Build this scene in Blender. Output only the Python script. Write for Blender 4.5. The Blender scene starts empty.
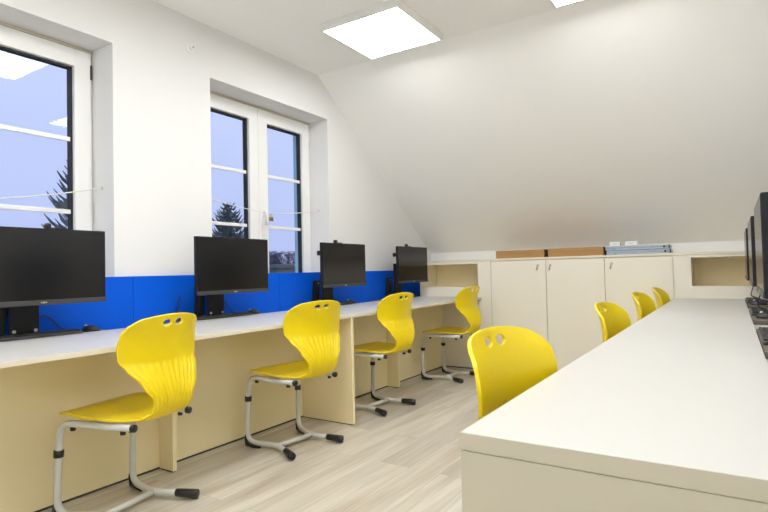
import bpy, bmesh, math, random
from mathutils import Vector, Matrix
random.seed(7)
SC = bpy.context.scene
COL = SC.collection
PI = math.pi

# ------------------------------------------------------------------ materials
def nd(nt, t, **kw):
    n = nt.nodes.new(t)
    for k, v in kw.items():
        setattr(n, k, v)
    return n

def mat(name, col, rough=0.5, metal=0.0, var=0.03, scale=8.0, bump=0.0, bscale=200.0, spec=0.5, coat=0.0):
    m = bpy.data.materials.new(name); m.use_nodes = True
    nt = m.node_tree; b = nt.nodes['Principled BSDF']
    b.inputs['Roughness'].default_value = rough
    b.inputs['Metallic'].default_value = metal
    b.inputs['Specular IOR Level'].default_value = spec
    b.inputs['Coat Weight'].default_value = coat
    tc = nd(nt, 'ShaderNodeTexCoord')
    nz = nd(nt, 'ShaderNodeTexNoise'); nz.inputs['Scale'].default_value = scale
    nt.links.new(tc.outputs['Object'], nz.inputs['Vector'])
    mx = nd(nt, 'ShaderNodeMix', data_type='RGBA')
    mx.inputs[6].default_value = (*[c*(1-var) for c in col], 1)
    mx.inputs[7].default_value = (*[min(1, c*(1+var)) for c in col], 1)
    nt.links.new(nz.outputs['Fac'], mx.inputs[0])
    nt.links.new(mx.outputs[2], b.inputs['Base Color'])
    if bump:
        n2 = nd(nt, 'ShaderNodeTexNoise'); n2.inputs['Scale'].default_value = bscale
        nt.links.new(tc.outputs['Object'], n2.inputs['Vector'])
        bp = nd(nt, 'ShaderNodeBump'); bp.inputs['Strength'].default_value = bump
        bp.inputs['Distance'].default_value = 0.002
        nt.links.new(n2.outputs['Fac'], bp.inputs['Height'])
        nt.links.new(bp.outputs['Normal'], b.inputs['Normal'])
    return m

def emit(name, col, s):
    m = bpy.data.materials.new(name); m.use_nodes = True
    b = m.node_tree.nodes['Principled BSDF']
    b.inputs['Base Color'].default_value = (*col, 1)
    b.inputs['Emission Color'].default_value = (*col, 1)
    b.inputs['Emission Strength'].default_value = s
    return m

def wood_floor():
    m = bpy.data.materials.new('vinyl_planks'); m.use_nodes = True
    nt = m.node_tree; b = nt.nodes['Principled BSDF']; L = nt.links.new
    tc = nd(nt, 'ShaderNodeTexCoord')
    rot = nd(nt, 'ShaderNodeMapping'); rot.inputs['Rotation'].default_value = (0, 0, PI/2)
    L(tc.outputs['Object'], rot.inputs['Vector'])
    br = nd(nt, 'ShaderNodeTexBrick', offset=0.37)
    br.inputs['Scale'].default_value = 1.0
    br.inputs['Brick Width'].default_value = 1.25
    br.inputs['Row Height'].default_value = 0.185
    br.inputs['Mortar Size'].default_value = 0.0012
    br.inputs['Mortar Smooth'].default_value = 0.3
    br.inputs['Color1'].default_value = (0, 0, 0, 1); br.inputs['Color2'].default_value = (1, 1, 1, 1)
    br.inputs['Mortar'].default_value = (0.5, 0.5, 0.5, 1)
    L(rot.outputs['Vector'], br.inputs['Vector'])
    # grain, shifted from plank to plank
    sep = nd(nt, 'ShaderNodeSeparateColor'); L(br.outputs['Color'], sep.inputs['Color'])
    mul = nd(nt, 'ShaderNodeMath', operation='MULTIPLY'); mul.inputs[1].default_value = 37.0
    L(sep.outputs[0], mul.inputs[0])
    cmb = nd(nt, 'ShaderNodeCombineXYZ'); L(mul.outputs[0], cmb.inputs[2])
    mp = nd(nt, 'ShaderNodeMapping'); mp.inputs['Scale'].default_value = (9.0, 0.9, 1.0)
    L(tc.outputs['Object'], mp.inputs['Vector'])
    add = nd(nt, 'ShaderNodeVectorMath', operation='ADD')
    L(mp.outputs['Vector'], add.inputs[0]); L(cmb.outputs[0], add.inputs[1])
    n1 = nd(nt, 'ShaderNodeTexNoise'); n1.inputs['Scale'].default_value = 1.0; n1.inputs['Detail'].default_value = 5
    n1.inputs['Distortion'].default_value = 0.6
    L(add.outputs[0], n1.inputs['Vector'])
    mp2 = nd(nt, 'ShaderNodeMapping'); mp2.inputs['Scale'].default_value = (60.0, 2.5, 1.0)
    L(tc.outputs['Object'], mp2.inputs['Vector'])
    add2 = nd(nt, 'ShaderNodeVectorMath', operation='ADD')
    L(mp2.outputs['Vector'], add2.inputs[0]); L(cmb.outputs[0], add2.inputs[1])
    n2 = nd(nt, 'ShaderNodeTexNoise'); n2.inputs['Scale'].default_value = 1.0; n2.inputs['Detail'].default_value = 4
    L(add2.outputs[0], n2.inputs['Vector'])
    ramp = nd(nt, 'ShaderNodeValToRGB')
    e = ramp.color_ramp.elements
    e[0].position = 0.28; e[0].color = (0.41, 0.355, 0.275, 1)
    e[1].position = 0.62; e[1].color = (0.565, 0.53, 0.455, 1)
    x = e.new(0.45); x.color = (0.50, 0.455, 0.375, 1)
    L(n1.outputs['Fac'], ramp.inputs['Fac'])
    fine = nd(nt, 'ShaderNodeMapRange'); fine.inputs['From Min'].default_value = 0.3; fine.inputs['From Max'].default_value = 0.7
    fine.inputs['To Min'].default_value = 0.86; fine.inputs['To Max'].default_value = 1.08
    L(n2.outputs['Fac'], fine.inputs['Value'])
    tone = nd(nt, 'ShaderNodeMapRange'); tone.inputs['To Min'].default_value = 0.84; tone.inputs['To Max'].default_value = 1.1
    L(sep.outputs[0], tone.inputs['Value'])
    m1 = nd(nt, 'ShaderNodeMath', operation='MULTIPLY'); L(fine.outputs[0], m1.inputs[0]); L(tone.outputs[0], m1.inputs[1])
    seam = nd(nt, 'ShaderNodeMapRange'); seam.inputs['To Min'].default_value = 1.0; seam.inputs['To Max'].default_value = 0.6
    L(br.outputs['Fac'], seam.inputs['Value'])
    m2 = nd(nt, 'ShaderNodeMath', operation='MULTIPLY'); L(m1.outputs[0], m2.inputs[0]); L(seam.outputs[0], m2.inputs[1])
    sc = nd(nt, 'ShaderNodeVectorMath', operation='SCALE'); L(ramp.outputs['Color'], sc.inputs[0]); L(m2.outputs[0], sc.inputs['Scale'])
    L(sc.outputs[0], b.inputs['Base Color'])
    b.inputs['Roughness'].default_value = 0.42
    return m

def glass_mat():
    m = bpy.data.materials.new('window_glass'); m.use_nodes = True
    nt = m.node_tree; nt.nodes.remove(nt.nodes['Principled BSDF'])
    out = nt.nodes['Material Output']
    tr = nd(nt, 'ShaderNodeBsdfTransparent'); tr.inputs[0].default_value = (0.97, 0.98, 0.99, 1)
    gl = nd(nt, 'ShaderNodeBsdfGlossy'); gl.inputs['Roughness'].default_value = 0.0
    fr = nd(nt, 'ShaderNodeFresnel'); fr.inputs['IOR'].default_value = 1.5
    mx = nd(nt, 'ShaderNodeMixShader')
    geo = nd(nt, 'ShaderNodeNewGeometry'); inv = nd(nt, 'ShaderNodeMath', operation='SUBTRACT'); inv.inputs[0].default_value = 1.0
    nt.links.new(geo.outputs['Backfacing'], inv.inputs[1])
    mu = nd(nt, 'ShaderNodeMath', operation='MULTIPLY')
    nt.links.new(fr.outputs[0], mu.inputs[0]); nt.links.new(inv.outputs[0], mu.inputs[1])
    nt.links.new(mu.outputs[0], mx.inputs[0]); nt.links.new(tr.outputs[0], mx.inputs[1]); nt.links.new(gl.outputs[0], mx.inputs[2])
    nt.links.new(mx.outputs[0], out.inputs['Surface'])
    return m

M = dict(
    wall=mat('white_wall_paint', (0.77, 0.77, 0.765), 0.75, var=0.012, scale=2, bump=0.15, bscale=350),
    ceil=mat('white_ceiling_paint', (0.93, 0.925, 0.905), 0.8, var=0.012, scale=2, bump=0.1, bscale=300),
    cream=mat('cream_door_laminate', (0.83, 0.79, 0.68), 0.38, var=0.015, scale=5),
    creamdesk_shade=mat('cream_desk_shade_tint', (0.90, 0.79, 0.50), 0.38, var=0.015, scale=5),  # cream laminate yellowed: golden shade under the desk put into the colour
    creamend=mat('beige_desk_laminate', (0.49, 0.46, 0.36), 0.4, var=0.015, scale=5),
    cream_in_shade=mat('cream_niche_shade_tint', (0.90, 0.80, 0.54), 0.5, var=0.015, scale=5),  # door cream made yellower, the tone of recess shade painted in
    top=mat('white_laminate', (0.55, 0.546, 0.522), 0.33, var=0.012, scale=6),
    band=mat('cream_edge_band', (0.76, 0.71, 0.59), 0.4, var=0.012, scale=6),
    trim=mat('white_board', (0.88, 0.88, 0.87), 0.4, var=0.01),
    plinth=mat('dark_joint', (0.05, 0.045, 0.04), 0.7),
    blue=mat('blue_laminate', (0.001, 0.10, 0.68), 0.45, var=0.02, scale=3, spec=0.15),
    yellow=mat('yellow_plastic', (0.83, 0.635, 0.002), 0.36, var=0.015, scale=10, bump=0.05, bscale=900),
    tube=mat('light_grey_powder_coat', (0.60, 0.61, 0.58), 0.38, var=0.02, scale=20),
    black=mat('black_plastic', (0.012, 0.012, 0.013), 0.42, var=0.1, scale=30),
    shell=mat('monitor_black', (0.011, 0.011, 0.014), 0.5, var=0.05, spec=0.25),
    chin=mat('monitor_dark_grey', (0.045, 0.045, 0.05), 0.4, var=0.05),
    screen=mat('dark_screen', (0.006, 0.006, 0.007), 0.19, var=0.03, spec=0.5),
    key=mat('keyboard_black', (0.015, 0.016, 0.019), 0.45, var=0.1, scale=40),
    kbody=mat('keyboard_grey', (0.05, 0.048, 0.046), 0.4, var=0.08, scale=40),
    riser=mat('grey_brown_board', (0.12, 0.10, 0.08), 0.5, var=0.2, scale=25),
    silver=mat('silver_metal', (0.6, 0.6, 0.6), 0.3, metal=1.0),
    brass=mat('brass', (0.42, 0.27, 0.09), 0.35, metal=1.0),
    pvc=mat('white_window_plastic', (0.83, 0.83, 0.82), 0.35, var=0.01),
    gasket=mat('black_gasket', (0.012, 0.013, 0.018), 0.6),
    tan=mat('beige_seal_strip', (0.62, 0.57, 0.45), 0.6),
    card=mat('brown_cardboard', (0.42, 0.235, 0.085), 0.7, var=0.1, scale=6),
    carddark=mat('dark_cardboard_end', (0.12, 0.07, 0.03), 0.8),
    case=mat('pale_blue_grey_plastic', (0.40, 0.46, 0.56), 0.45, var=0.03),
    teal=mat('teal_sticker', (0.05, 0.45, 0.42), 0.5),
    paper=mat('white_card', (0.82, 0.82, 0.82), 0.6, var=0.01),
    cord=mat('white_cord', (0.72, 0.71, 0.68), 0.6),
    lampframe=mat('white_lamp_frame', (0.8, 0.8, 0.79), 0.4),
    lamp=emit('lamp_diffuser', (0.99, 0.99, 0.985), 13.4),
    outer=mat('light_blue_render', (0.36, 0.62, 0.80), 0.8, var=0.04),
    needle=mat('spruce_needles', (0.13, 0.175, 0.20), 0.8, var=0.5, scale=3),  # lightened to blue-grey: haze and glass reflection put into the needle colour
    bark=mat('bark', (0.10, 0.07, 0.05), 0.9, var=0.3),
    twig=mat('bare_twigs', (0.07, 0.062, 0.11), 0.9, var=0.4, scale=3),
    grey=mat('grey_render', (0.30, 0.31, 0.33), 0.85, var=0.1),
    roof=mat('grey_roof', (0.20, 0.20, 0.22), 0.85, var=0.15),
    grass=mat('dull_grass', (0.10, 0.13, 0.07), 0.95, var=0.3, scale=1),
    floor=wood_floor(), glass=glass_mat(),
)

# ------------------------------------------------------------------ geometry helpers
def obj(name, bm, m, parent=None, smooth=False, kind=None):
    me = bpy.data.meshes.new(name)
    bm.normal_update(); bm.to_mesh(me); bm.free()
    ms = m if isinstance(m, (list, tuple)) else [m]
    for x in ms: me.materials.append(x)
    if smooth:
        for p in me.polygons: p.use_smooth = True
    o = bpy.data.objects.new(name, me); COL.objects.link(o)
    if parent: o.parent = parent
    if kind: o['kind'] = kind
    return o

def tag(o, label, cat, group=None):
    o['label'] = label; o['category'] = cat
    if group: o['group'] = group
    return o

def thing(name, label, cat, loc=(0, 0, 0), rz=0.0, group=None):
    o = bpy.data.objects.new(name, None); COL.objects.link(o)
    o.empty_display_size = 0.1
    o.location = loc; o.rotation_euler = (0, 0, rz)
    return tag(o, label, cat, group)

def box(bm, x0, x1, y0, y1, z0, z1, bev=0.0, seg=2, mi=0):
    x0, x1 = min(x0, x1), max(x0, x1); y0, y1 = min(y0, y1), max(y0, y1); z0, z1 = min(z0, z1), max(z0, z1)
    vs = [bm.verts.new((x, y, z)) for x in (x0, x1) for y in (y0, y1) for z in (z0, z1)]
    F = [(0, 1, 3, 2), (4, 6, 7, 5), (0, 4, 5, 1), (2, 3, 7, 6), (0, 2, 6, 4), (1, 5, 7, 3)]
    fs = [bm.faces.new([vs[i] for i in f]) for f in F]
    for f in fs: f.material_index = mi
    if bev > 0:
        es = list({e for f in fs for e in f.edges})
        bmesh.ops.bevel(bm, geom=es, offset=bev, segments=seg, affect='EDGES', profile=0.5)
    return bm

def B(*a, **k):
    return box(bmesh.new(), *a, **k)

def tube(bm, pts, r, n=12, cap=True):
    pts = [Vector(p) for p in pts]
    rr = r if isinstance(r, (list, tuple)) else [r]*len(pts)
    rings = []; prev = None
    for i, p in enumerate(pts):
        t = (pts[min(i+1, len(pts)-1)] - pts[max(i-1, 0)]).normalized()
        if prev is None:
            a = Vector((0, 0, 1)) if abs(t.z) < 0.9 else Vector((1, 0, 0))
            u = t.cross(a).normalized()
        else:
            u = (prev - t*prev.dot(t)).normalized()
        prev = u; w = t.cross(u)
        rings.append([bm.verts.new(p + (u*math.cos(2*PI*k/n) + w*math.sin(2*PI*k/n))*rr[i]) for k in range(n)])
    for a, b in zip(rings, rings[1:]):
        for k in range(n):
            bm.faces.new((a[k], a[(k+1) % n], b[(k+1) % n], b[k]))
    if cap:
        bm.faces.new(rings[0][::-1]); bm.faces.new(rings[-1])
    return bm

def bend(pts, rad, n=6):
    """polyline with rounded corners"""
    P = [Vector(p) for p in pts]; out = [P[0]]
    for i in range(1, len(P)-1):
        a = (P[i-1]-P[i]); b = (P[i+1]-P[i])
        r = min(rad, a.length*0.49, b.length*0.49)
        p0 = P[i]+a.normalized()*r; p2 = P[i]+b.normalized()*r
        for k in range(n+1):
            t = k/n
            out.append(p0*(1-t)**2 + P[i]*2*t*(1-t) + p2*t*t)
    out.append(P[-1])
    return out

def cyl(bm, c, ax, r, h, n=20, bev=0):
    c = Vector(c); ax = Vector(ax).normalized()
    if bev:
        return tube(bm, [c-ax*h/2, c-ax*(h/2-bev*0.01), c-ax*(h/2-bev), c+ax*(h/2-bev), c+ax*(h/2-bev*0.01), c+ax*h/2], [r-bev, r-bev*0.6, r, r, r-bev*0.6, r-bev], n)
    return tube(bm, [c-ax*h/2, c+ax*h/2], r, n)

def spline(P, n):
    """Catmull-Rom through tuples, n samples by even parameter of arc length"""
    P = [Vector(p) for p in P]
    Q = [P[0]*2-P[1]] + P + [P[-1]*2-P[-2]]
    dense = []
    for i in range(1, len(Q)-2):
        for k in range(24):
            t = k/24
            a, b, c, d = Q[i-1], Q[i], Q[i+1], Q[i+2]
            dense.append(0.5*((2*b)+(c-a)*t+(2*a-5*b+4*c-d)*t*t+(3*b-a-3*c+d)*t**3))
    dense.append(P[-1])
    L = [0]
    for a, b in zip(dense, dense[1:]): L.append(L[-1]+(b-a).length)
    out = []; j = 0
    for k in range(n):
        s = L[-1]*k/(n-1)
        while j < len(L)-2 and L[j+1] < s: j += 1
        f = (s-L[j])/max(1e-9, L[j+1]-L[j])
        out.append(dense[j].lerp(dense[j+1], min(1, max(0, f))))
    return out, L[-1]

def lerp_tab(tab, x):
    if x <= tab[0][0]: return tab[0][1]
    for (a, va), (b, vb) in zip(tab, tab[1:]):
        if x <= b:
            t = (x-a)/(b-a); t = t*t*(3-2*t)
            return va+(vb-va)*t
    return tab[-1][1]

def dup(root, loc, rz, label, group=None, scale=None):
    r = root.copy(); COL.objects.link(r)
    r.location = loc; r.rotation_euler = (0, 0, rz); r['label'] = label
    if group: r['group'] = group
    for ch in list(root.children):
        c = ch.copy(); COL.objects.link(c); c.parent = r
        for g in list(ch.children):
            d = g.copy(); COL.objects.link(d); d.parent = c
    return r

# ------------------------------------------------------------------ key dimensions
XW = -3.12          # inner face of window wall
XF = -3.34          # inner face of window frames
YB = 5.91           # knee wall behind the cabinets
ZC = 2.85           # flat ceiling
YCR = 3.80          # where the slope starts
YCAB = 5.28         # cabinet fronts
ZT = 0.756          # desk tops
XR, YF = 0.40, -2.0  # right wall, front wall behind the camera
ZK = 1.254          # top of the knee wall

# ------------------------------------------------------------------ room shell
obj('floor', B(XW-0.1, XR+0.1, YF-0.1, YB+0.1, -0.1, 0), M['floor'], kind='structure')
obj('ceiling', B(XW, XR, YF, YCR, ZC, ZC+0.1), M['ceil'], kind='structure')
bm = bmesh.new()
dy, dz = YB-YCR, ZK-ZC
nl = Vector((0, -dz, dy)).normalized()*0.1
pr = [(YCR, ZC), (YB+0.12, ZK+dz/dy*0.12), (YB+0.12+nl.y, ZK+dz/dy*0.12+nl.z), (YCR+nl.y, ZC+nl.z)]
va = [bm.verts.new((XW, y, z)) for y, z in pr]; vb = [bm.verts.new((XR, y, z)) for y, z in pr]
for k in range(4): bm.faces.new((va[k], vb[k], vb[(k+1) % 4], va[(k+1) % 4]))
bm.faces.new(va[::-1]); bm.faces.new(vb)
bmesh.ops.recalc_face_normals(bm, faces=bm.faces)
obj('ceiling_slope', bm, M['ceil'], kind='structure')
obj('wall_back', B(XW, XR, YB, YB+0.1, 0, ZK), M['trim'], kind='structure')
obj('wall_right', B(XR, XR+0.1, YF, YB+0.1, 0, ZC), M['wall'], kind='structure')
obj('wall_front', B(XW, XR, YF-0.1, YF, 0, ZC), M['wall'], kind='structure')

W1 = (0.505, 1.851); W2 = (2.580, 3.925); ZW0, ZW1 = 0.88, 2.475
def wall_with_windows(x0, x1, grow, top):
    bm = bmesh.new()
    w = [(a-grow, b+grow) for a, b in (W1, W2)]
    ys = [YF-0.1, w[0][0], w[0][1], w[1][0], w[1][1], YB+0.1]
    zz = (ZW0-grow, ZW1+grow)
    for i in range(5):
        a, b = ys[i], ys[i+1]
        if i in (1, 3):
            box(bm, x0, x1, a, b, -0.1, zz[0]); box(bm, x0, x1, a, b, zz[1], top)
        else:
            box(bm, x0, x1, a, b, -0.1, top)
    return bm
obj('wall_left', wall_with_windows(XW, XF-0.07, 0.0, ZC+0.1), M['wall'], kind='structure')
obj('wall_outer', wall_with_windows(XF-0.07, -3.50, -0.055, ZC+0.1), M['outer'], kind='structure')

# windows: fixed frame, two sashes with pane, glazing bars and handle
def make_window(n, y0, y1):
    w = bpy.data.objects.new('window_%d' % n, None); COL.objects.link(w)
    w['kind'] = 'structure'
    w['label'] = ('white two sash window at the far left edge, cut by the picture edge' if n == 1
                  else 'white two sash window between the second and third monitors')
    def ch(name, bm, m, par=w, smooth=False):
        return obj(name, bm, m, par, smooth, 'structure')
    xa, xb = XF-0.065, XF-0.01
    f = bmesh.new(); t = 0.045
    e = 0.0015
    box(f, xa, xb, y0+e, y0+t, ZW0+e, ZW1-e, 0.003); box(f, xa, xb, y1-t, y1-e, ZW0+e, ZW1-e, 0.003)
    box(f, xa, xb, y0+t, y1-t, ZW1-t, ZW1-e, 0.003); box(f, xa, xb, y0+t, y1-t, ZW0+e, ZW0+t, 0.003)
    ch('frame', f, M['pvc'])
    s = bmesh.new(); box(s, XF-0.012, XF-0.001, y0+0.002, y1-0.002, ZW1-0.017, ZW1-0.002)
    ch('seal_strip', s, M['tan'])
    ym = (y0+y1)/2-0.004
    for k, (a, b) in enumerate(((y0+0.022, ym-0.0015), (ym+0.0015, y1-0.022))):
        ra = 0.098
        la = 0.118 if k == 0 else 0.103
        z0, z1 = ZW0+0.02, ZW1-0.024
        g = (a+(0.105 if k == 1 else 0.105), b-(0.100 if k == 0 else 0.098), z0+0.105, z1-0.108)
        sb = bmesh.new(); x0, x1 = XF-0.05, XF+0.012
        box(sb, x0, x1, a, g[0], z0, z1, 0.004); box(sb, x0, x1, g[1], b, z0, z1, 0.004)
        box(sb, x0+0.0005, x1-0.0005, g[0]-0.004, g[1]+0.004, z0, g[2], 0.004); box(sb, x0+0.0005, x1-0.0005, g[0]-0.004, g[1]+0.004, g[3], z1, 0.004)
        sash = ch('sash', sb, M['pvc'])
        gb = bmesh.new(); w_ = 0.013
        box(gb, XF-0.052, XF-0.014, g[0]-0.001, g[0]+w_, g[2], g[3]); box(gb, XF-0.052, XF-0.014, g[1]-w_, g[1]+0.001, g[2], g[3])
        box(gb, XF-0.052, XF-0.014, g[0], g[1], g[3]-w_, g[3]+0.001); box(gb, XF-0.052, XF-0.014, g[0], g[1], g[2]-0.001, g[2]+w_)
        ch('gasket', gb, M['gasket'], sash)
        pb = bmesh.new()
        box(pb, XF-0.036, XF-0.032, g[0]+0.001, g[1]-0.001, g[2]+0.001, g[3]-0.001)
        ch('glass_pane', pb, M['glass'], sash)
        for z in (1.895, 1.452):
            mb = bmesh.new(); box(mb, XF-0.029, XF-0.016, g[0]+0.008, g[1]-0.008, z-0.013, z+0.013, 0.002)
            ch('glazing_bar', mb, M['pvc'], sash)
        for z in (z0+0.12, z1-0.12):
            hb = bmesh.new(); yy = a-0.006 if k == 0 else b+0.006
            cyl(hb, (XF+0.010, yy, z), (0, 0, 1), 0.006, 0.09, 10)
            ch('hinge', hb, M['chin'] if (z > 2 and n == 1) else M['pvc'], sash, True)
        if k == 1:
            hb = bmesh.new()
            yy = a+0.035
            box(hb, XF+0.012, XF+0.022, yy-0.014, yy+0.014, 1.52, 1.60, 0.004)
            tube(hb, bend([(XF+0.02, yy, 1.575), (XF+0.05, yy, 1.575), (XF+0.052, yy, 1.46)], 0.018), 0.009, 10)
            ch('handle', hb, M['pvc'], sash, True)
    return ym
ym1 = make_window(1, *W1)
ym2 = make_window(2, *W2)

# safety cords across the windows, hooked to the reveals and padlocked at the handle
def cord(y0, y1, ym, label, zh, zp):
    c = bmesh.new()
    xs = XF+0.095
    H = (xs, ym+0.045, zp)
    def sag(a, b, s):
        a, b = Vector(a), Vector(b)
        return [a.lerp(b, k/14)-Vector((0, 0, s*4*(k/14)*(1-k/14))) for k in range(15)]
    p = sag((XF+0.10, y0+0.012, zh), H, 0.012)
    q = sag(H, (XF+0.10, y1-0.012, zh), 0.012)
    tube(c, p+q[1:], 0.0035, 8)
    o = tag(obj('safety_cord', c, M['cord'], None, True), label, 'cord', 'safety cords across the windows')
    for y, s in ((y0, 1), (y1, -1)):
        h = bmesh.new(); cyl(h, (XF+0.10, y+s*0.0045, zh), (0, 1, 0), 0.009, 0.006, 14)
        tube(h, [(XF+0.10, y+s*0.006, zh), (XF+0.10, y+s*0.02, zh)], 0.003, 8)
        obj('hook', h, M['silver'], o, True)
    return H
H1 = cord(*W1, ym1, 'thin white cord strung across the window at the far left edge', 1.60, 1.47)
H2 = cord(*W2, ym2, 'thin white cord strung across the window behind the second monitor', 1.63, 1.555)
def padlock(H, label):
    t = thing('padlock', label, 'padlock', (H[0]+0.006, H[1], H[2]-0.050))
    b = B(-0.009, 0.009, -0.02, 0.02, -0.016, 0.018, 0.004)
    obj('lock_body', b, M['brass'], t)
    s = bmesh.new()
    tube(s, bend([(0, -0.012, 0.016), (0, -0.012, 0.05), (0, 0.012, 0.05), (0, 0.012, 0.016)], 0.012), 0.003, 8)
    obj('shackle', s, M['silver'], t, True)
padlock(H2, 'small brass padlock hanging on the cord at the window handle')

# little white box high on the wall
t = thing('wall_box', 'small white square box high on the wall between the windows', 'wall box', (XW, 2.412, 2.630))
obj('back_plate', B(0.0, 0.008, -0.028, 0.028, -0.030, 0.030, 0.003), M['pvc'], t)
b = bmesh.new(); cyl(b, (0.018, 0.004, 0.004), (1, 0, 0), 0.019, 0.02, 20, 0.003); obj('cover', b, M['paper'], t, True)
b = bmesh.new(); cyl(b, (0.0285, 0.006, 0.004), (1, 0, 0), 0.008, 0.003, 14); obj('sensor', b, M['case'], t, True)

# ------------------------------------------------------------------ ceiling lamps
def lamp_panel(x, y, label):
    t = thing('ceiling_lamp', label, 'ceiling lamp', (x, y, ZC), 0, 'square lamps on the flat ceiling')
    w = 0.312; f = 0.020
    fb = bmesh.new()
    z0, z1 = -0.052, 0.0
    W = w+f
    box(fb, -W, W, w, W, z0, z1, 0.003); box(fb, -W, W, -W, -w, z0, z1, 0.003)
    box(fb, w, W, -w, w, z0, z1, 0.003); box(fb, -W, -w, -w, w, z0, z1, 0.003)
    obj('frame', fb, M['lampframe'], t)
    obj('diffuser', B(-w, w, -w, w, z0+0.004, z0+0.012), M['lamp'], t)
    return t
lamp0 = lamp_panel(-2.122, 3.355, 'square white ceiling lamp wholly in view above the window wall')
for x, y in ((-.62, 3.355), (-1.80, 1.90), (-.62, 1.90), (-2.122, .35), (-.62, .35), (-2.122, -1.1), (-.62, -1.1)):
    dup(lamp0, (x, y, ZC), 0, 'square white ceiling lamp cut off by the top edge of the picture' if y > 3 else 'square white ceiling lamp outside the picture, above and behind the viewpoint')

# ------------------------------------------------------------------ chairs
def make_chair(loc, rz, label, group):
    t = thing('school_chair', label, 'chair', loc, rz, group)
    prof = [(.226, .444), (.214, .455), (.185, .4615), (.12, .463), (.03, .4535), (-.07, .446), (-.150, .444), (-.215, .451), (-.255, .480),
            (-.272, .528), (-.264, .595), (-.246, .66), (-.242, .72), (-.251, .79), (-.274, .886)]
    NV, NU = 96, 97
    pts, SL = spline([(0, a, b) for a, b in prof], NV)
    # half widths by arc fraction from the front edge over the seat to the top edge
    wd = [(0, .150), (.02, .180), (.06, .200), (.20, .208), (.34, .198), (.42, .168), (.49, .128), (.545, .106), (.60, .112), (.67, .150), (.74, .192),
          (.80, .215), (.85, .220), (.90, .214), (.94, .198), (.97, .176), (.988, .150), (1, .115)]
    bm = bmesh.new(); G = []
    for i in range(NV):
        v = i/(NV-1); p = pts[i]
        tg = (pts[min(i+1, NV-1)]-pts[max(i-1, 0)]).normalized()
        nrm = Vector((0, abs(tg.z), abs(tg.y)))           # towards the sitter
        a = lerp_tab(wd, v)
        wrap = lerp_tab([(0, .0), (.12, .006), (.35, .016), (.50, .016), (.60, .020), (.78, .058), (.9, .060), (1, .045)], v)*(a/.21)**2*1.0
        rib = lerp_tab([(0, 0), (.42, 0), (.50, 1), (.745, 1), (.775, 0), (1, 0)], v)
        row = []
        for j in range(NU):
            u = -1+2*j/(NU-1)
            q = p + nrm*(wrap*u*u) + Vector((u*a, 0, 0))
            if rib > 0 and abs(u) < .93:
                q -= nrm*(0.0070*rib*(0.5+0.5*math.cos(u*PI*12.0)))
            if v > .9:
                q -= tg*((v-.9)/.1*0.012*u*u)
            row.append(bm.verts.new(q))
        G.append(row)
    faces = {}
    for i in range(NV-1):
        for j in range(NU-1):
            faces[i, j] = bm.faces.new((G[i][j], G[i][j+1], G[i+1][j+1], G[i+1][j]))
    # two grip holes in the middle below the top edge: remove faces, round their rims
    top = pts[-1]
    for hx in (-.033, .033):
        c = Vector((hx, 0, top.z-.036)); rx, rz_ = .0235, .0150
        def d(v): return math.hypot((v.co.x-c.x)/rx, (v.co.z-c.z)/rz_)
        kill = [f for (i, j), f in faces.items() if f.is_valid and i > NV*.75 and sum(d(v) for v in f.verts)/4 < 1.0]
        rim = set()
        bmesh.ops.delete(bm, geom=kill, context='FACES')
        for row in G[int(NV*.75):NV-1]:
            for v in row:
                if v.is_valid and v.link_faces and any(e.is_boundary for e in v.link_edges) and d(v) < 1.7 and abs(v.co.x-c.x) < .032:
                    rim.add(v)
        for v in rim:
            k = d(v)
            if k > 1e-6:
                v.co.x = c.x+(v.co.x-c.x)/k; z = c.z+(v.co.z-c.z)/k
                v.co.y += (v.co.z-z)*0.24; v.co.z = z
    bmesh.ops.delete(bm, geom=[v for v in bm.verts if not v.link_faces], context='VERTS')
    sh = obj('seat_shell', bm, M['yellow'], t, True)
    so = sh.modifiers.new('thick', 'SOLIDIFY'); so.thickness = 0.010; so.offset = 0
    bv = sh.modifiers.new('soft', 'BEVEL'); bv.width = 0.003; bv.segments = 2; bv.limit_method = 'ANGLE'; bv.angle_limit = math.radians(50)
    # frame: two C shaped tubes with splayed floor runners
    R = 0.0152; ZR = .424
    for s in (-1, 1):
        b = bmesh.new()
        path = bend([(s*.157, -.195, ZR), (s*.192, .192, ZR), (s*.200, .206, .030), (s*.128, .0, .030), (s*.192, -.202, .030)], 0.075, 9)
        tube(b, path, R, 14)
        fr = obj('side_tube', b, M['tube'], t, True)
        b = bmesh.new(); tube(b, [(s*.1948, .1968, .306), (s*.1953, .1979, .277)], .0205, 16); obj('height_collar', b, M['black'], fr, True)
        b = bmesh.new(); tube(b, [(s*.1574, -.191, ZR), (s*.156, -.206, ZR)], .0160, 16); obj('end_cap', b, M['black'], fr, True)
        for y in (.12, -.145):
            b = bmesh.new(); cyl(b, (s*(.1747+.0904*y), y, ZR-.021), (0, 0, 1), .0115, .016, 12, .002); obj('bolt_knob', b, M['black'], fr, True)
        # black shoes
        b = bmesh.new()
        tube(b, [(s*.1995, .212, .090), (s*.2, .212, .055), (s*.199, .200, .0205), (s*.189, .165, .0165), (s*.172, .115, .008)], [.0060, .0150, .0200, .0160, .0075], 12)
        obj('front_shoe', b, M['black'], fr, True)
        b = bmesh.new()
        d0 = Vector((s*.064, -.202, 0)).normalized(); e = Vector((s*.192, -.202, .026))
        tube(b, [e-d0*.095+Vector((0, 0, .004)), e-d0*.09+Vector((0, 0, .004)), e-d0*.01, e+d0*.012, e+d0*.014], [.0165, .0185, .0215, .0205, .016], 14)
        obj('rear_shoe', b, M['black'], fr, True)
    b = bmesh.new(); tube(b, [(-.130, 0, .030), (.130, 0, .030)], R*.95, 12); obj('floor_crossbar', b, M['tube'], t, True)
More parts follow.
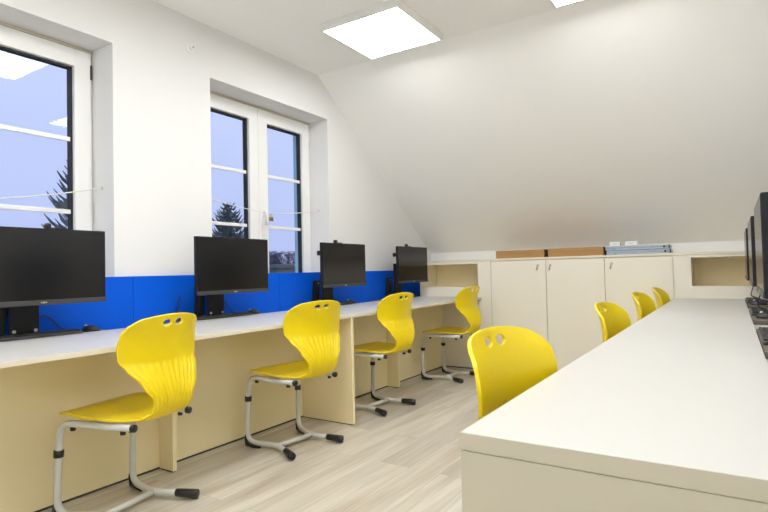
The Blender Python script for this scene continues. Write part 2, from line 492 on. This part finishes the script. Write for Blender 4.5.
    b = bmesh.new(); tube(b, [(-.178, .06, ZR-.004), (.178, .06, ZR-.004)], R*.8, 12); obj('seat_crossbar', b, M['tube'], t, True)
    return t

def crot(c, r):   # helper: rotation facing -X plus r
    return PI/2+math.radians(r)
chair0 = make_chair((-2.317, 1.437, 0), crot(0, 10), 'yellow plastic school chair nearest the viewer on the window side, at the leftmost monitor', 'yellow chairs at the window desk')
for (x, y, r, lab) in (
    (-2.280, 2.490, -8, 'yellow plastic school chair on the window side, second from the left, facing the second monitor'),
    (-2.332, 3.490, -4, 'yellow plastic school chair third from the left, just past the full desk panel'),
    (-2.312, 4.755, -3, 'yellow plastic school chair on the window side farthest away, beside the cabinets')):
    dup(chair0, (x, y, 0), crot(0, r), lab, 'yellow chairs at the window desk')
for (bx, by, r, lab) in (
    (-.548, 1.420, -8, 'large yellow chair back closest to the viewer, tucked in behind the white foreground desk'),
    (-.560, 2.955, -6, 'second yellow chair back along the white foreground desk, before the middle cabinet doors'),
    (-.560, 4.125, -5, 'third yellow chair back along the white foreground desk, before the right cabinet door'),
    (-.535, 5.015, -2, 'farthest and smallest yellow chair back along the white foreground desk, near its far end')):
    a = -PI/2+math.radians(r)
    f = Vector((-math.sin(a), math.cos(a)))
    r = dup(chair0, (bx+.25*f.x, by+.25*f.y, 0), a, lab, 'yellow chairs at the foreground desk')
    if by > 2: r.scale = (.97, 1, .972)

# ------------------------------------------------------------------ window side desk
t = thing('window_desk', 'long cream desk with white top running below the windows', 'desk', (-2.6, 2.6, 0))
def at(bm, o=(-2.6, 2.6, 0)):
    bmesh.ops.translate(bm, verts=bm.verts, vec=(-o[0], -o[1], -o[2])); return bm
Y0, Y1 = -0.30, YCAB-0.002
obj('desktop', at(B(-2.945, -2.2065, Y0, Y1, ZT-.0215, ZT, .0015)), M['top'], t)
obj('edge_band', at(B(-2.2065, -2.2045, Y0, Y1, ZT-.0215, ZT-.0008)), M['band'], t)
obj('rear_ledge', at(B(-3.1185, -2.946, Y0, Y1, ZT-.046, ZT-.026)), M['top'], t)
obj('modesty_panel', at(B(-2.674, -2.656, Y0, Y1, .012, ZT-.0225)), M['creamdesk_shade'], t)
obj('panel_foot_joint', at(B(-2.670, -2.660, Y0, Y1, 0.0, .0115)), M['plinth'], t)
for y in (-0.28, 2.994):
    obj('full_panel', at(B(-2.6555, -2.208, y, y+.027, .006, ZT-.0225, .001)), M['creamdesk_shade'], t)
    obj('panel_foot_joint', at(B(-2.65, -2.215, y+.004, y+.023, 0.0, .0055)), M['plinth'], t)
for y in (1.820, 4.140):
    obj('support_fin', at(B(-2.6555, -2.538, y, y+.024, .006, ZT-.0225, .001)), M['creamdesk_shade'], t)
    obj('panel_foot_joint', at(B(-2.65, -2.545, y+.004, y+.02, 0.0, .0055)), M['plinth'], t)

# blue screen panels at the back of the desk
seams = [-0.30, 0.70, 1.955, 3.235, 4.40, 5.60]
labs = [None, 'blue panel behind the leftmost monitor, below the left window', 'blue panel behind the second monitor, from the visible seam rightwards',
        'blue panel left of and behind the third monitor', 'blue panel behind the farthest monitor beside the cabinets']
for i in range(1, 5):
    a, b = seams[i], seams[i+1]
    o = obj('screen_panel', B(-3.118, -3.098, a+.0015, b-.0015, ZT-.0255, 1.052, .0015), M['blue'])
    tag(o, labs[i], 'screen panel', 'blue panels along the window desk')

# ------------------------------------------------------------------ computer stations
def make_monitor(label):
    """screen faces +X, origin on the board below the screen centre; y is the width"""
    t = thing('monitor', label, 'monitor', (0, 0, 0), 0, 'monitors on the desks')
    W, z0, z1 = .309, .167, .540
    b = B(-.030, -.004, -W, W, z0, z1, .003); obj('housing', b, M['shell'], t)
    b = B(-.055, -.0305, -W*.62, W*.62, z0+.07, z1-.07, .01, 3); obj('back_cover', b, M['shell'], t)
    obj('screen', B(-.0045, -.0025, -W+.006, W-.006, z0+.027, z1-.007), M['screen'], t)
    ch = obj('bottom_bezel', B(-.0045, .000, -W+.001, W-.001, z0+.001, z0+.025, .001), M['chin'], t)
    lb = bmesh.new()
    cyl(lb, (.0006, 0, z0+.013), (1, 0, 0), .0048, .0012, 16)
    box(lb, 0, .0012, -.014, -.006, z0+.010, z0+.016); box(lb, 0, .0012, .006, .014, z0+.010, z0+.016)
    obj('badge', lb, M['silver'], ch)
    nb = bmesh.new()
    box(nb, -.215, -.193, -.068, .068, .010, .37, .005); box(nb, -.20, -.05, -.05, .05, .27, .37, .006)
    obj('stand_neck', nb, M['shell'], t)
    b = B(-.236, -.191, -.10, .10, .0, .0105, .003); base = obj('stand_base', b, M['shell'], t)
    for y in (-.05, .05):
        kb = bmesh.new(); cyl(kb, (-.1915, y, .034), (1, 0, 0), .009, .006, 16, .002); obj('thumb_screw', kb, M['silver'], t, True)
    bb = B(-.090, -.0555, -.270, -.15, .442, .462, .004); box(bb, -.085, -.055, -.282, -.266, .435, .475, .005)
    obj('mount_bracket', bb, M['black'], t)
    return t
def make_webcam(label):
    t = thing('webcam', label, 'webcam', (0, 0, 0), 0, 'webcams clipped on the monitors')
    b = bmesh.new(); cyl(b, (-.012, 0, .014), (1, 0, 0), .0135, .03, 18, .004); obj('lens_barrel', b, M['black'], t, True)
    obj('mount_clip', B(-.028, .004, -.0, .075, .0015, .006, .001), M['black'], t)
    return t
def make_pc(label):
    t = thing('computer_case', label, 'computer', (0, 0, 0), 0, 'slim computer cases behind the monitors')
    b = B(-.022, .020, -.026, .026, .0, .225, .005)
    for v in b.verts: v.co.y += (v.co.z)*.10
    obj('case_body', b, M['shell'], t)
    b = B(.0202, .0225, -.020, .020, .01, .215, .001)
    for v in b.verts: v.co.y += (v.co.z)*.10
    obj('front_grille', b, M['black'], t)
    b = bmesh.new(); cyl(b, (.0235, .020, .20), (1, 0, 0), .005, .0025, 12); obj('power_button', b, M['silver'], t, True)
    return t
def make_keyboard(label):
    t = thing('keyboard', label, 'keyboard', (0, 0, 0), 0, 'keyboards on the grey boards')
    obj('keyboard_body', B(-.038, .038, -.225, .225, .0, .014, .004), M['kbody'], t)
    for r in range(5):
        b = bmesh.new(); x = -.029+r*.0145
        n = 15 if r else 8
        y = -.215
        ws = [1]*15 if r else [1.3, 1.2, 1.2, 6, 1.3, 1.3, 1.2, 1.5]
        tot = sum(ws); u = .43/tot
        for w in ws:
            box(b, x-.0064, x+.0064, y+.0012, y+u*w-.0012, .0145, .0215, .0012, 1); y += u*w
        obj('key_row', b, M['key'], t)
    return t
def make_mouse(label):
    t = thing('computer_mouse', label, 'mouse', (0, 0, 0), 0, 'mice beside the keyboards')
    b = bmesh.new()
    bmesh.ops.create_uvsphere(b, u_segments=20, v_segments=12, radius=1.0)
    for v in b.verts:
        v.co.x *= .052*(1.0 if v.co.z > 0 else 1.0); v.co.y *= .031; v.co.z = max(-.0, v.co.z)*.034
    obj('mouse_body', b, M['key'], t, True)
    b = bmesh.new(); cyl(b, (-.026, 0, .0285), (0, 1, 0), .008, .006, 14); obj('scroll_wheel', b, M['tube'], t, True)
    return t

ZL = ZT-.026                      # ledge
RT = .024                         # board thickness
mon0 = cam0 = pc0 = kb0 = ms0 = None
def place(first, make, loc, rz, label):
    if first is None:
        o = make(label); o.location = loc; o.rotation_euler = (0, 0, rz); return o
    dup(first, loc, rz, label); return first
def cable(pts, label):
    b = bmesh.new(); P, _ = spline(pts, 40); tube(b, P, .0035, 8)
    return tag(obj('cable', b, M['black'], None, True), label, 'cable', 'black cables at the monitors')

left = [(1.305, 'leftmost', True), (2.505, 'second', False), (3.735, 'third', True), (4.925, 'farthest', True)]
desc = {'leftmost': 'large black monitor at the far left, cut by the picture edge',
        'second': 'black monitor in front of the right window, above the second blue panel',
        'third': 'black monitor right of the right window, third along the window desk',
        'farthest': 'black monitor at the far end of the window desk, in front of the cabinet niche'}
for yc, nm, cam in left:
    ya, yb = yc-.36, yc+.415
    zb = ZL+RT
    o = obj('riser_board', B(-3.092, -2.955, ya, min(yb, 5.26), ZL+.0005, zb, .003), M['riser'])
    tag(o, 'grey brown board under the %s monitor on the window desk' % nm, 'board', 'grey brown boards at the desk backs')
    if mon0 is None:
        mon0 = make_monitor(desc[nm]); mon0.location = (-2.80, yc, zb+.001)
    else:
        mm = dup(mon0, (-2.80, yc, zb+.001), 0, desc[nm])
        if nm == 'second':
            for c in list(mm.children):
                if c.name.startswith('mount_bracket'): bpy.data.objects.remove(c)
    if cam:
        cam0 = place(cam0, make_webcam, (-2.815, yc+.03 if nm == 'leftmost' else yc-.1, zb+.5418), 0, 'tiny black webcam on top of the %s monitor of the window desk' % nm)
    pc0 = place(pc0, make_pc, (-3.0685, yc-.092, zb+.001), 0, 'slim black computer case behind the left side of the %s monitor of the window desk' % nm)
    if nm == 'second': cable([(-3.085, yc-.225, zb+.16), (-3.086, yc-.235, zb+.10), (-3.085, yc-.255, zb+.04), (-3.075, yc-.28, zb+.006)], 'short black cable behind the %s monitor of the window desk, left of its stand' % nm)
    cable([(-3.075, yc+.083, zb+.085), (-3.075, yc+.13, zb+.10), (-3.075, yc+.17, zb+.07), (-3.075, yc+.215, zb+.025), (-3.07, yc+.27, zb+.006)], 'black cable looping right of the %s monitor stand on the window desk' % nm)
for yc, nm, cam in left:
    zb = ZL+RT+.0005
    dy_ = {'leftmost': 0.33, 'second': .34, 'third': .33, 'farthest': .29}[nm]
    ms0 = place(ms0, make_mouse, (-2.995, yc+dy_, zb), 0 if nm == 'farthest' else .5, 'dark mouse right of the keyboard below the %s monitor of the window desk' % nm)

# ------------------------------------------------------------------ foreground desk
XD0, XD1 = -.424, .078
t = thing('foreground_desk', 'long white topped desk in the foreground running to the cabinets on the right', 'desk', (0.1, 3.0, 0))
o3 = (0.1, 3.0, 0)
YD = .896
obj('desktop', at(B(XD0+.002, XD1, YD+.002, YCAB-.002, ZT-.030, ZT, .0012), o3), M['top'], t)
eb = B(XD0, XD0+.002, YD, YCAB-.002, ZT-.030, ZT-.0006); box(eb, XD0+.002, .398, YD, YD+.002, ZT-.030, ZT-.0006)
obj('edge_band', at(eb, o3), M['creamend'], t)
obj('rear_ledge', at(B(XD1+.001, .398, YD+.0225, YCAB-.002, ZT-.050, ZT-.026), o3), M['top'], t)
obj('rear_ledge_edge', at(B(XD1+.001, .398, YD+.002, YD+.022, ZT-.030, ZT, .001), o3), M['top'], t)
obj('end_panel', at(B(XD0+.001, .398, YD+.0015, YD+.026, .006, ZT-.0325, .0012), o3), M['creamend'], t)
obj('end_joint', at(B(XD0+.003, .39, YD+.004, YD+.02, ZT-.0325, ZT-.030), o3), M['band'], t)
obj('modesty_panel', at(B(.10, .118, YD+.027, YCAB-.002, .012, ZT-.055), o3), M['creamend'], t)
obj('panel_foot_joint', at(B(.104, .114, YD+.027, YCAB-.002, 0, .0115), o3), M['plinth'], t)

right = [(2.56, 'nearest'), (3.735, 'middle'), (4.895, 'farthest')]
dr = {'nearest': 'black monitor at the right picture edge, seen edge-on and nearest to the viewer',
      'middle': 'black monitor on the foreground desk seen edge-on, middle one of three',
      'farthest': 'black monitor on the foreground desk seen edge-on, farthest one of three by the niche'}
zb = ZL+RT
for yc, nm in right:
    o = obj('riser_board', B(XD1+.004, .395, yc-.38, min(yc+.37, 5.27), ZL+.0005, zb, .003), M['riser'])
    tag(o, 'grey brown board under the %s monitor of the foreground desk' % nm, 'board', 'grey brown boards at the desk backs')
    dup(mon0, (.089, yc+(.05 if nm == 'nearest' else .01), zb+.001), PI, dr[nm])
    cable([(.135, yc-.20, zb+.16), (.118, yc-.20, zb+.10), (.112, yc-.19, zb+.06), (.145, yc-.15, zb+.040), (.22, yc-.12, zb+.006)], 'black cable curving down under the %s monitor of the foreground desk' % nm)
    kb0 = place(kb0, make_keyboard, (.1225, yc+(.02 if nm != 'middle' else .12), zb+.0005), 0, 'black keyboard lying under the %s monitor of the foreground desk' % nm)
    dup(ms0, (.150, yc-.325 if nm != 'middle' else yc-.245, zb+.0005), 0, 'dark mouse lying beside the keyboard under the %s monitor of the foreground desk' % nm)
for yc, nm, cam in left:
    dup(kb0, (-2.950, yc+.02, ZT+.0005), PI, 'black keyboard lying below the %s monitor of the window desk' % nm)

# ------------------------------------------------------------------ cabinets at the back
ZU = 1.127          # underside of the cabinet worktop
YN = YB-.002
def P(bm, o): return at(bm, o)
def niche_unit(name, x0, x1, n0, n1, label, floor_from):
    o = ((x0+x1)/2, YCAB, 0)
    t = thing(name, label, 'cabinet', o)
    za, zbn = .860, 1.104
    obj('side_panel', P(B(x0, n0, YCAB, YN, .012, ZU-.001, .0012), o), M['cream'], t)
    obj('side_panel', P(B(n1, x1, YCAB, YN, .012, ZU-.001, .0012), o), M['cream'], t)
    obj('lower_front', P(B(n0+.0005, n1-.0005, YCAB, YCAB+.018, .012, za, .0008), o), M['cream'], t)
    obj('top_rail', P(B(n0+.0005, n1-.0005, YCAB+.001, YCAB+.40, zbn, ZU-.001), o), M['cream'], t)
    obj('niche_shelf', P(B(n0+.0005, n1-.0005, YCAB+.0185, YCAB+.38, za-.02, za-.0005), o), M['cream_in_shade'], t)
    obj('niche_back', P(B(n0+.0005, n1-.0005, YCAB+.3805, YCAB+.395, za-.02, zbn-.0005), o), M['cream_in_shade'], t)
    obj('plinth', P(B(x0+.004, x1-.004, YCAB+.006, YCAB+.02, 0, .0115), o), M['plinth'], t)
    return t
niche_unit('niche_cabinet', -2.93, -2.093, -2.912, -2.236, 'cream cabinet with open niche at the far end of the window desk', 0)
niche_unit('niche_cabinet', -.4235, .398, -.290, .380, 'cream cabinet with open niche at the far end of the foreground desk', 0)

def door_unit(x0, x1, splits, locks, label):
    o = ((x0+x1)/2, YCAB, 0)
    t = thing('door_cabinet', label, 'cabinet', o)
    obj('carcass', P(B(x0+.0005, x1-.0005, YCAB+.0205, YN, .012, ZU-.001), o), M['plinth' if False else 'cream_in_shade'], t)
    obj('plinth', P(B(x0+.004, x1-.004, YCAB+.022, YCAB+.03, 0, .0115), o), M['plinth'], t)
    xs = [x0]+splits+[x1]
    for k in range(len(xs)-1):
        d = obj('door', P(B(xs[k]+.003, xs[k+1]-.003, YCAB, YCAB+.018, .016, ZU-.006, .0012), o), M['cream'], t)
        lx_ = locks[k]
        b = bmesh.new(); cyl(b, (lx_, YCAB-.004, 1.068), (0, 1, 0), .0125, .010, 18, .002)
        obj('lock', P(b, o), M['silver'], d, True)
        b = bmesh.new()
        box(b, lx_-.0035, lx_+.0035, YCAB-.022, YCAB-.0085, 1.066, 1.070)
        tube(b, [(lx_-.004, YCAB-.015, 1.058), (lx_-.007, YCAB-.015, 1.040), (lx_-.009, YCAB-.015, 1.022)], [.004, .008, .0075], 10)
        obj('key', P(b, o), M['silver'], d, True)
    return t
door_unit(-2.0925, -.9855, [-1.5245], [-1.603, -1.482], 'cream two door cabinet below the cardboard boxes')
door_unit(-.985, -.424, [], [-.925], 'cream one door cabinet below the pale blue cases')
obj_w = obj('cabinet_worktop', B(-2.93, .398, YCAB-.004, YN, ZU, ZU+.022, .0015), M['band'])
tag(obj_w, 'thin cream top board running across all the cabinets', 'worktop')
ZP = ZU+.0225
def carton(x0, x1, h, label):
    t = thing('cardboard_box', label, 'box', ((x0+x1)/2, YCAB+.05, ZP), 0, 'cardboard boxes on the cabinets')
    w = (x1-x0)/2
    b = bmesh.new()
    box(b, -w, w, 0, .32, 0, h, .002)
    obj('box_body', b, M['card'], t)
    obj('end_flap', B(w+.0003, w+.003, .01, .31, .006, h-.006), M['carddark'], t)
    lid = B(-w+.001, w-.001, -.0015, -.0003, h*.55, h*.56); obj('lid_seam', lid, M['carddark'], t)
carton(-2.050, -1.553, .080, 'flat brown cardboard box on the cabinets, left one of two')
carton(-1.513, -1.000, .082, 'flat brown cardboard box on the cabinets, right one of two')
def case(dx, z, label):
    t = thing('flat_case', label, 'case', (-.717+dx, YCAB+.055, z), 0, 'pale blue cases on the cabinets')
    obj('lower_shell', B(-.262, .262, 0, .30, 0, .019, .004), M['case'], t)
    obj('upper_shell', B(-.262, .262, .003, .297, .0205, .038, .004), M['case'], t)
    obj('rim_seam', B(-.258, .258, .004, .296, .019, .0205), M['chin'], t)
    obj('sticker', B(-.20, -.175, -.0012, -.0002, .006, .016), M['teal'], t)
    b = bmesh.new(); cyl(b, (.226, -.001, .019), (0, 1, 0), .009, .004, 14); obj('latch', b, M['black'], t, True)
    obj('corner_guard', B(.2622, .268, -.001, .06, .003, .036, .002), M['chin'], t)
case(.004, ZP, 'flat pale blue grey case on the cabinet, lower one of two')
case(-.004, ZP+.041, 'flat pale blue grey case on the cabinet, upper one of two')
zq = ZP+.041+.0385
for x, w, lab in ((-.905, .044, 'small white box on the pale blue cases, left one of two'), (-.765, .050, 'small white box on the pale blue cases, right one of two')):
    t = thing('small_box', lab, 'box', (x, YCAB+.08, zq), 0, 'small white boxes on the cases')
    obj('box_body', B(-w, w, 0, .09, 0, .040, .0015), M['paper'], t)
    obj('printed_strip', B(-w*.5, w*.4, -.0008, -.0001, .020, .024), M['case'], t)

# ------------------------------------------------------------------ outside
ZG = -3.2
obj('ground', B(-120, -3.6, -60, 120, ZG-.2, ZG), M['grass'], kind='structure')
def spruce(x, y, z_top, height, rad, label, seed, lean=0):
    rnd = random.Random(seed)
    t = thing('spruce_tree', label, 'tree', (x, y, ZG))
    H = z_top-ZG
    b = bmesh.new(); tube(b, [(0, 0, 0), (0, 0, H*.6), (0, 0, H*.98)], [.22, .13, .02], 8)
    obj('trunk', b, M['bark'], t, True)
    f = bmesh.new()
    nlev = 46
    for i in range(nlev):
        k = i/(nlev-1)
        z = H*(1-.0) - height*k
        r = rad*(.10+.90*k**.85)
        nb = int(8+10*k)
        for j in range(nb):
            a = 2*PI*(j+rnd.random())/nb
            L = r*rnd.uniform(.65, 1.12)
            d = Vector((math.cos(a), math.sin(a), 0)); s = Vector((-d.y, d.x, 0))
            n = 7
            prev = None
            for q in range(n+1):
                u = q/n
                c = d*(L*u) + Vector((0, 0, z-.30*L*math.sin(u*2.2)+.34*L*u**3))
                w = .34*L*(1-u)**.7*(.5+.5*rnd.random())+.02
                p = (f.verts.new(c+s*w+Vector((0, 0, -w*.45))), f.verts.new(c+Vector((0, 0, .03+.05*w))), f.verts.new(c-s*w+Vector((0, 0, -w*.45))))
                if prev:
                    f.faces.new((prev[0], prev[1], p[1], p[0])); f.faces.new((prev[1], prev[2], p[2], p[1]))
                    # hanging sprays
                    for m in range(3):
                        e = prev[rnd.randint(0, 2)].co; g = rnd.uniform(.05, .16)*(.6+L*.35)
                        o_ = Vector((rnd.uniform(-1, 1), rnd.uniform(-1, 1), rnd.uniform(-1.1, .3)))*g
                        v1 = f.verts.new(e); v2 = f.verts.new(e+o_); v3 = f.verts.new(e+o_*.5+s*g*.35)
                        f.faces.new((v1, v2, v3))
                prev = p
    obj('foliage', f, M['needle'], t)
spruce(-18.0, 10.12, 6.75, 7.6, 2.7, 'dark spruce tree seen through the right part of the left window', 3)
spruce(-18.0, 15.75, 4.05, 6.3, 3.0, 'dark spruce tree seen through the left sash of the right window', 8)

def bare_bush(x, y, ztop, w, n, label, seed):
    rnd = random.Random(seed)
    b = bmesh.new()
    for i in range(n):
        p = Vector((rnd.uniform(-w, w)*.5, rnd.uniform(-w, w)*.5, 0)); q = p.copy(); d = Vector((rnd.uniform(-.25, .25), rnd.uniform(-.25, .25), 1)).normalized()
        L = (ztop-ZG)*rnd.uniform(.82, 1.0); pts = []
        for k in range(7):
            pts.append(q+d*(L*k/6)+Vector((rnd.uniform(-.1, .1), rnd.uniform(-.1, .1), 0))*k*.35)
        tube(b, pts, [.05, .045, .04, .03, .025, .015, .006], 4, False)
        for k in range(2, 7):
            for m in range(4):
                s = pts[k]; e = s+Vector((rnd.uniform(-1, 1), rnd.uniform(-1, 1), rnd.uniform(.4, 1.4))).normalized()*rnd.uniform(.4, .9)
                e.z = min(e.z, ztop-ZG)
                tube(b, [s, s.lerp(e, .5)+Vector((rnd.uniform(-.06, .06), rnd.uniform(-.06, .06), 0)), e], [.018, .012, .004], 3, False)
    o = obj('bare_tree', b, M['twig'])
    o.location = (x, y, ZG)
    tag(o, label, 'tree', 'bare trees outside the right window')
for k, (x, y, zt) in enumerate(((-23.4, 24.1, 2.35), (-26.8, 28.7, 2.65), (-30.2, 30.9, 2.6))):
    bare_bush(x, y, zt, 1.5, 44, 'bare leafless tree behind the grey building outside the right window', 20+k)
t = thing('grey_building', 'low grey building outside, at the bottom of the right window', 'building', (-19.5, 26.8, ZG))
obj('building_wall', B(-1.5, 1.5, -7, 9, 0, 4.5), M['grey'], t)
obj('building_roof', B(-1.7, 1.7, -7.2, 9.2, 4.5, 4.70, .03), M['roof'], t)
b = bmesh.new(); rnd = random.Random(40)
bmesh.ops.create_icosphere(b, subdivisions=5, radius=1)
for v in b.verts:
    v.co *= 1+rnd.uniform(-.10, .10)
    v.co.x *= 2.5; v.co.y *= 5; v.co.z = v.co.z*4.6+4.6
o = obj('distant_tree', b, M['twig']); o.location = (-60, 20.5, ZG)  # bluish twig colour paints distance haze onto this tree
tag(o, 'faint round tree far away, low in the left window above the leftmost monitor', 'tree')

# ------------------------------------------------------------------ world
w = bpy.data.worlds.new('dusk_sky'); SC.world = w; w.use_nodes = True
nt = w.node_tree; bg = nt.nodes['Background']
tc = nd(nt, 'ShaderNodeTexCoord'); sp = nd(nt, 'ShaderNodeSeparateXYZ'); nt.links.new(tc.outputs['Generated'], sp.inputs[0])
rp = nd(nt, 'ShaderNodeValToRGB'); e = rp.color_ramp.elements
e[0].position = 0.0; e[0].color = (.45, .53, .86, 1)
e[1].position = 0.55; e[1].color = (.62, .72, 1.0, 1)
nt.links.new(sp.outputs[2], rp.inputs[0]); nt.links.new(rp.outputs[0], bg.inputs[0])
bg.inputs[1].default_value = 1.12

# ------------------------------------------------------------------ camera
f, yaw, pitch, roll = 539.5, .57179, .02762, -.02292
cy, sy = math.cos(yaw), math.sin(yaw)
fw = Vector((-sy*math.cos(pitch), cy*math.cos(pitch), math.sin(pitch)))
r0 = Vector((cy, sy, 0)); u0 = r0.cross(fw)
rr = r0*math.cos(roll)+u0*math.sin(roll); uu = u0*math.cos(roll)-r0*math.sin(roll)
cam = bpy.data.cameras.new('camera'); co = bpy.data.objects.new('camera', cam); COL.objects.link(co)
mt = Matrix((rr, uu, -fw)).transposed().to_4x4(); mt.translation = (0, 0, 1.05)
co.matrix_world = mt
cam.sensor_width = 36; cam.lens = f/768*36; cam.clip_start = 0.02; cam.clip_end = 500
SC.camera = co

vs = SC.view_settings
vs.view_transform = 'Standard'; vs.look = 'None'; vs.gamma = 1; vs.use_curve_mapping = False; vs.exposure = 0.0
SC.cycles.max_bounces = 12; SC.cycles.diffuse_bounces = 8; SC.cycles.transparent_max_bounces = 16
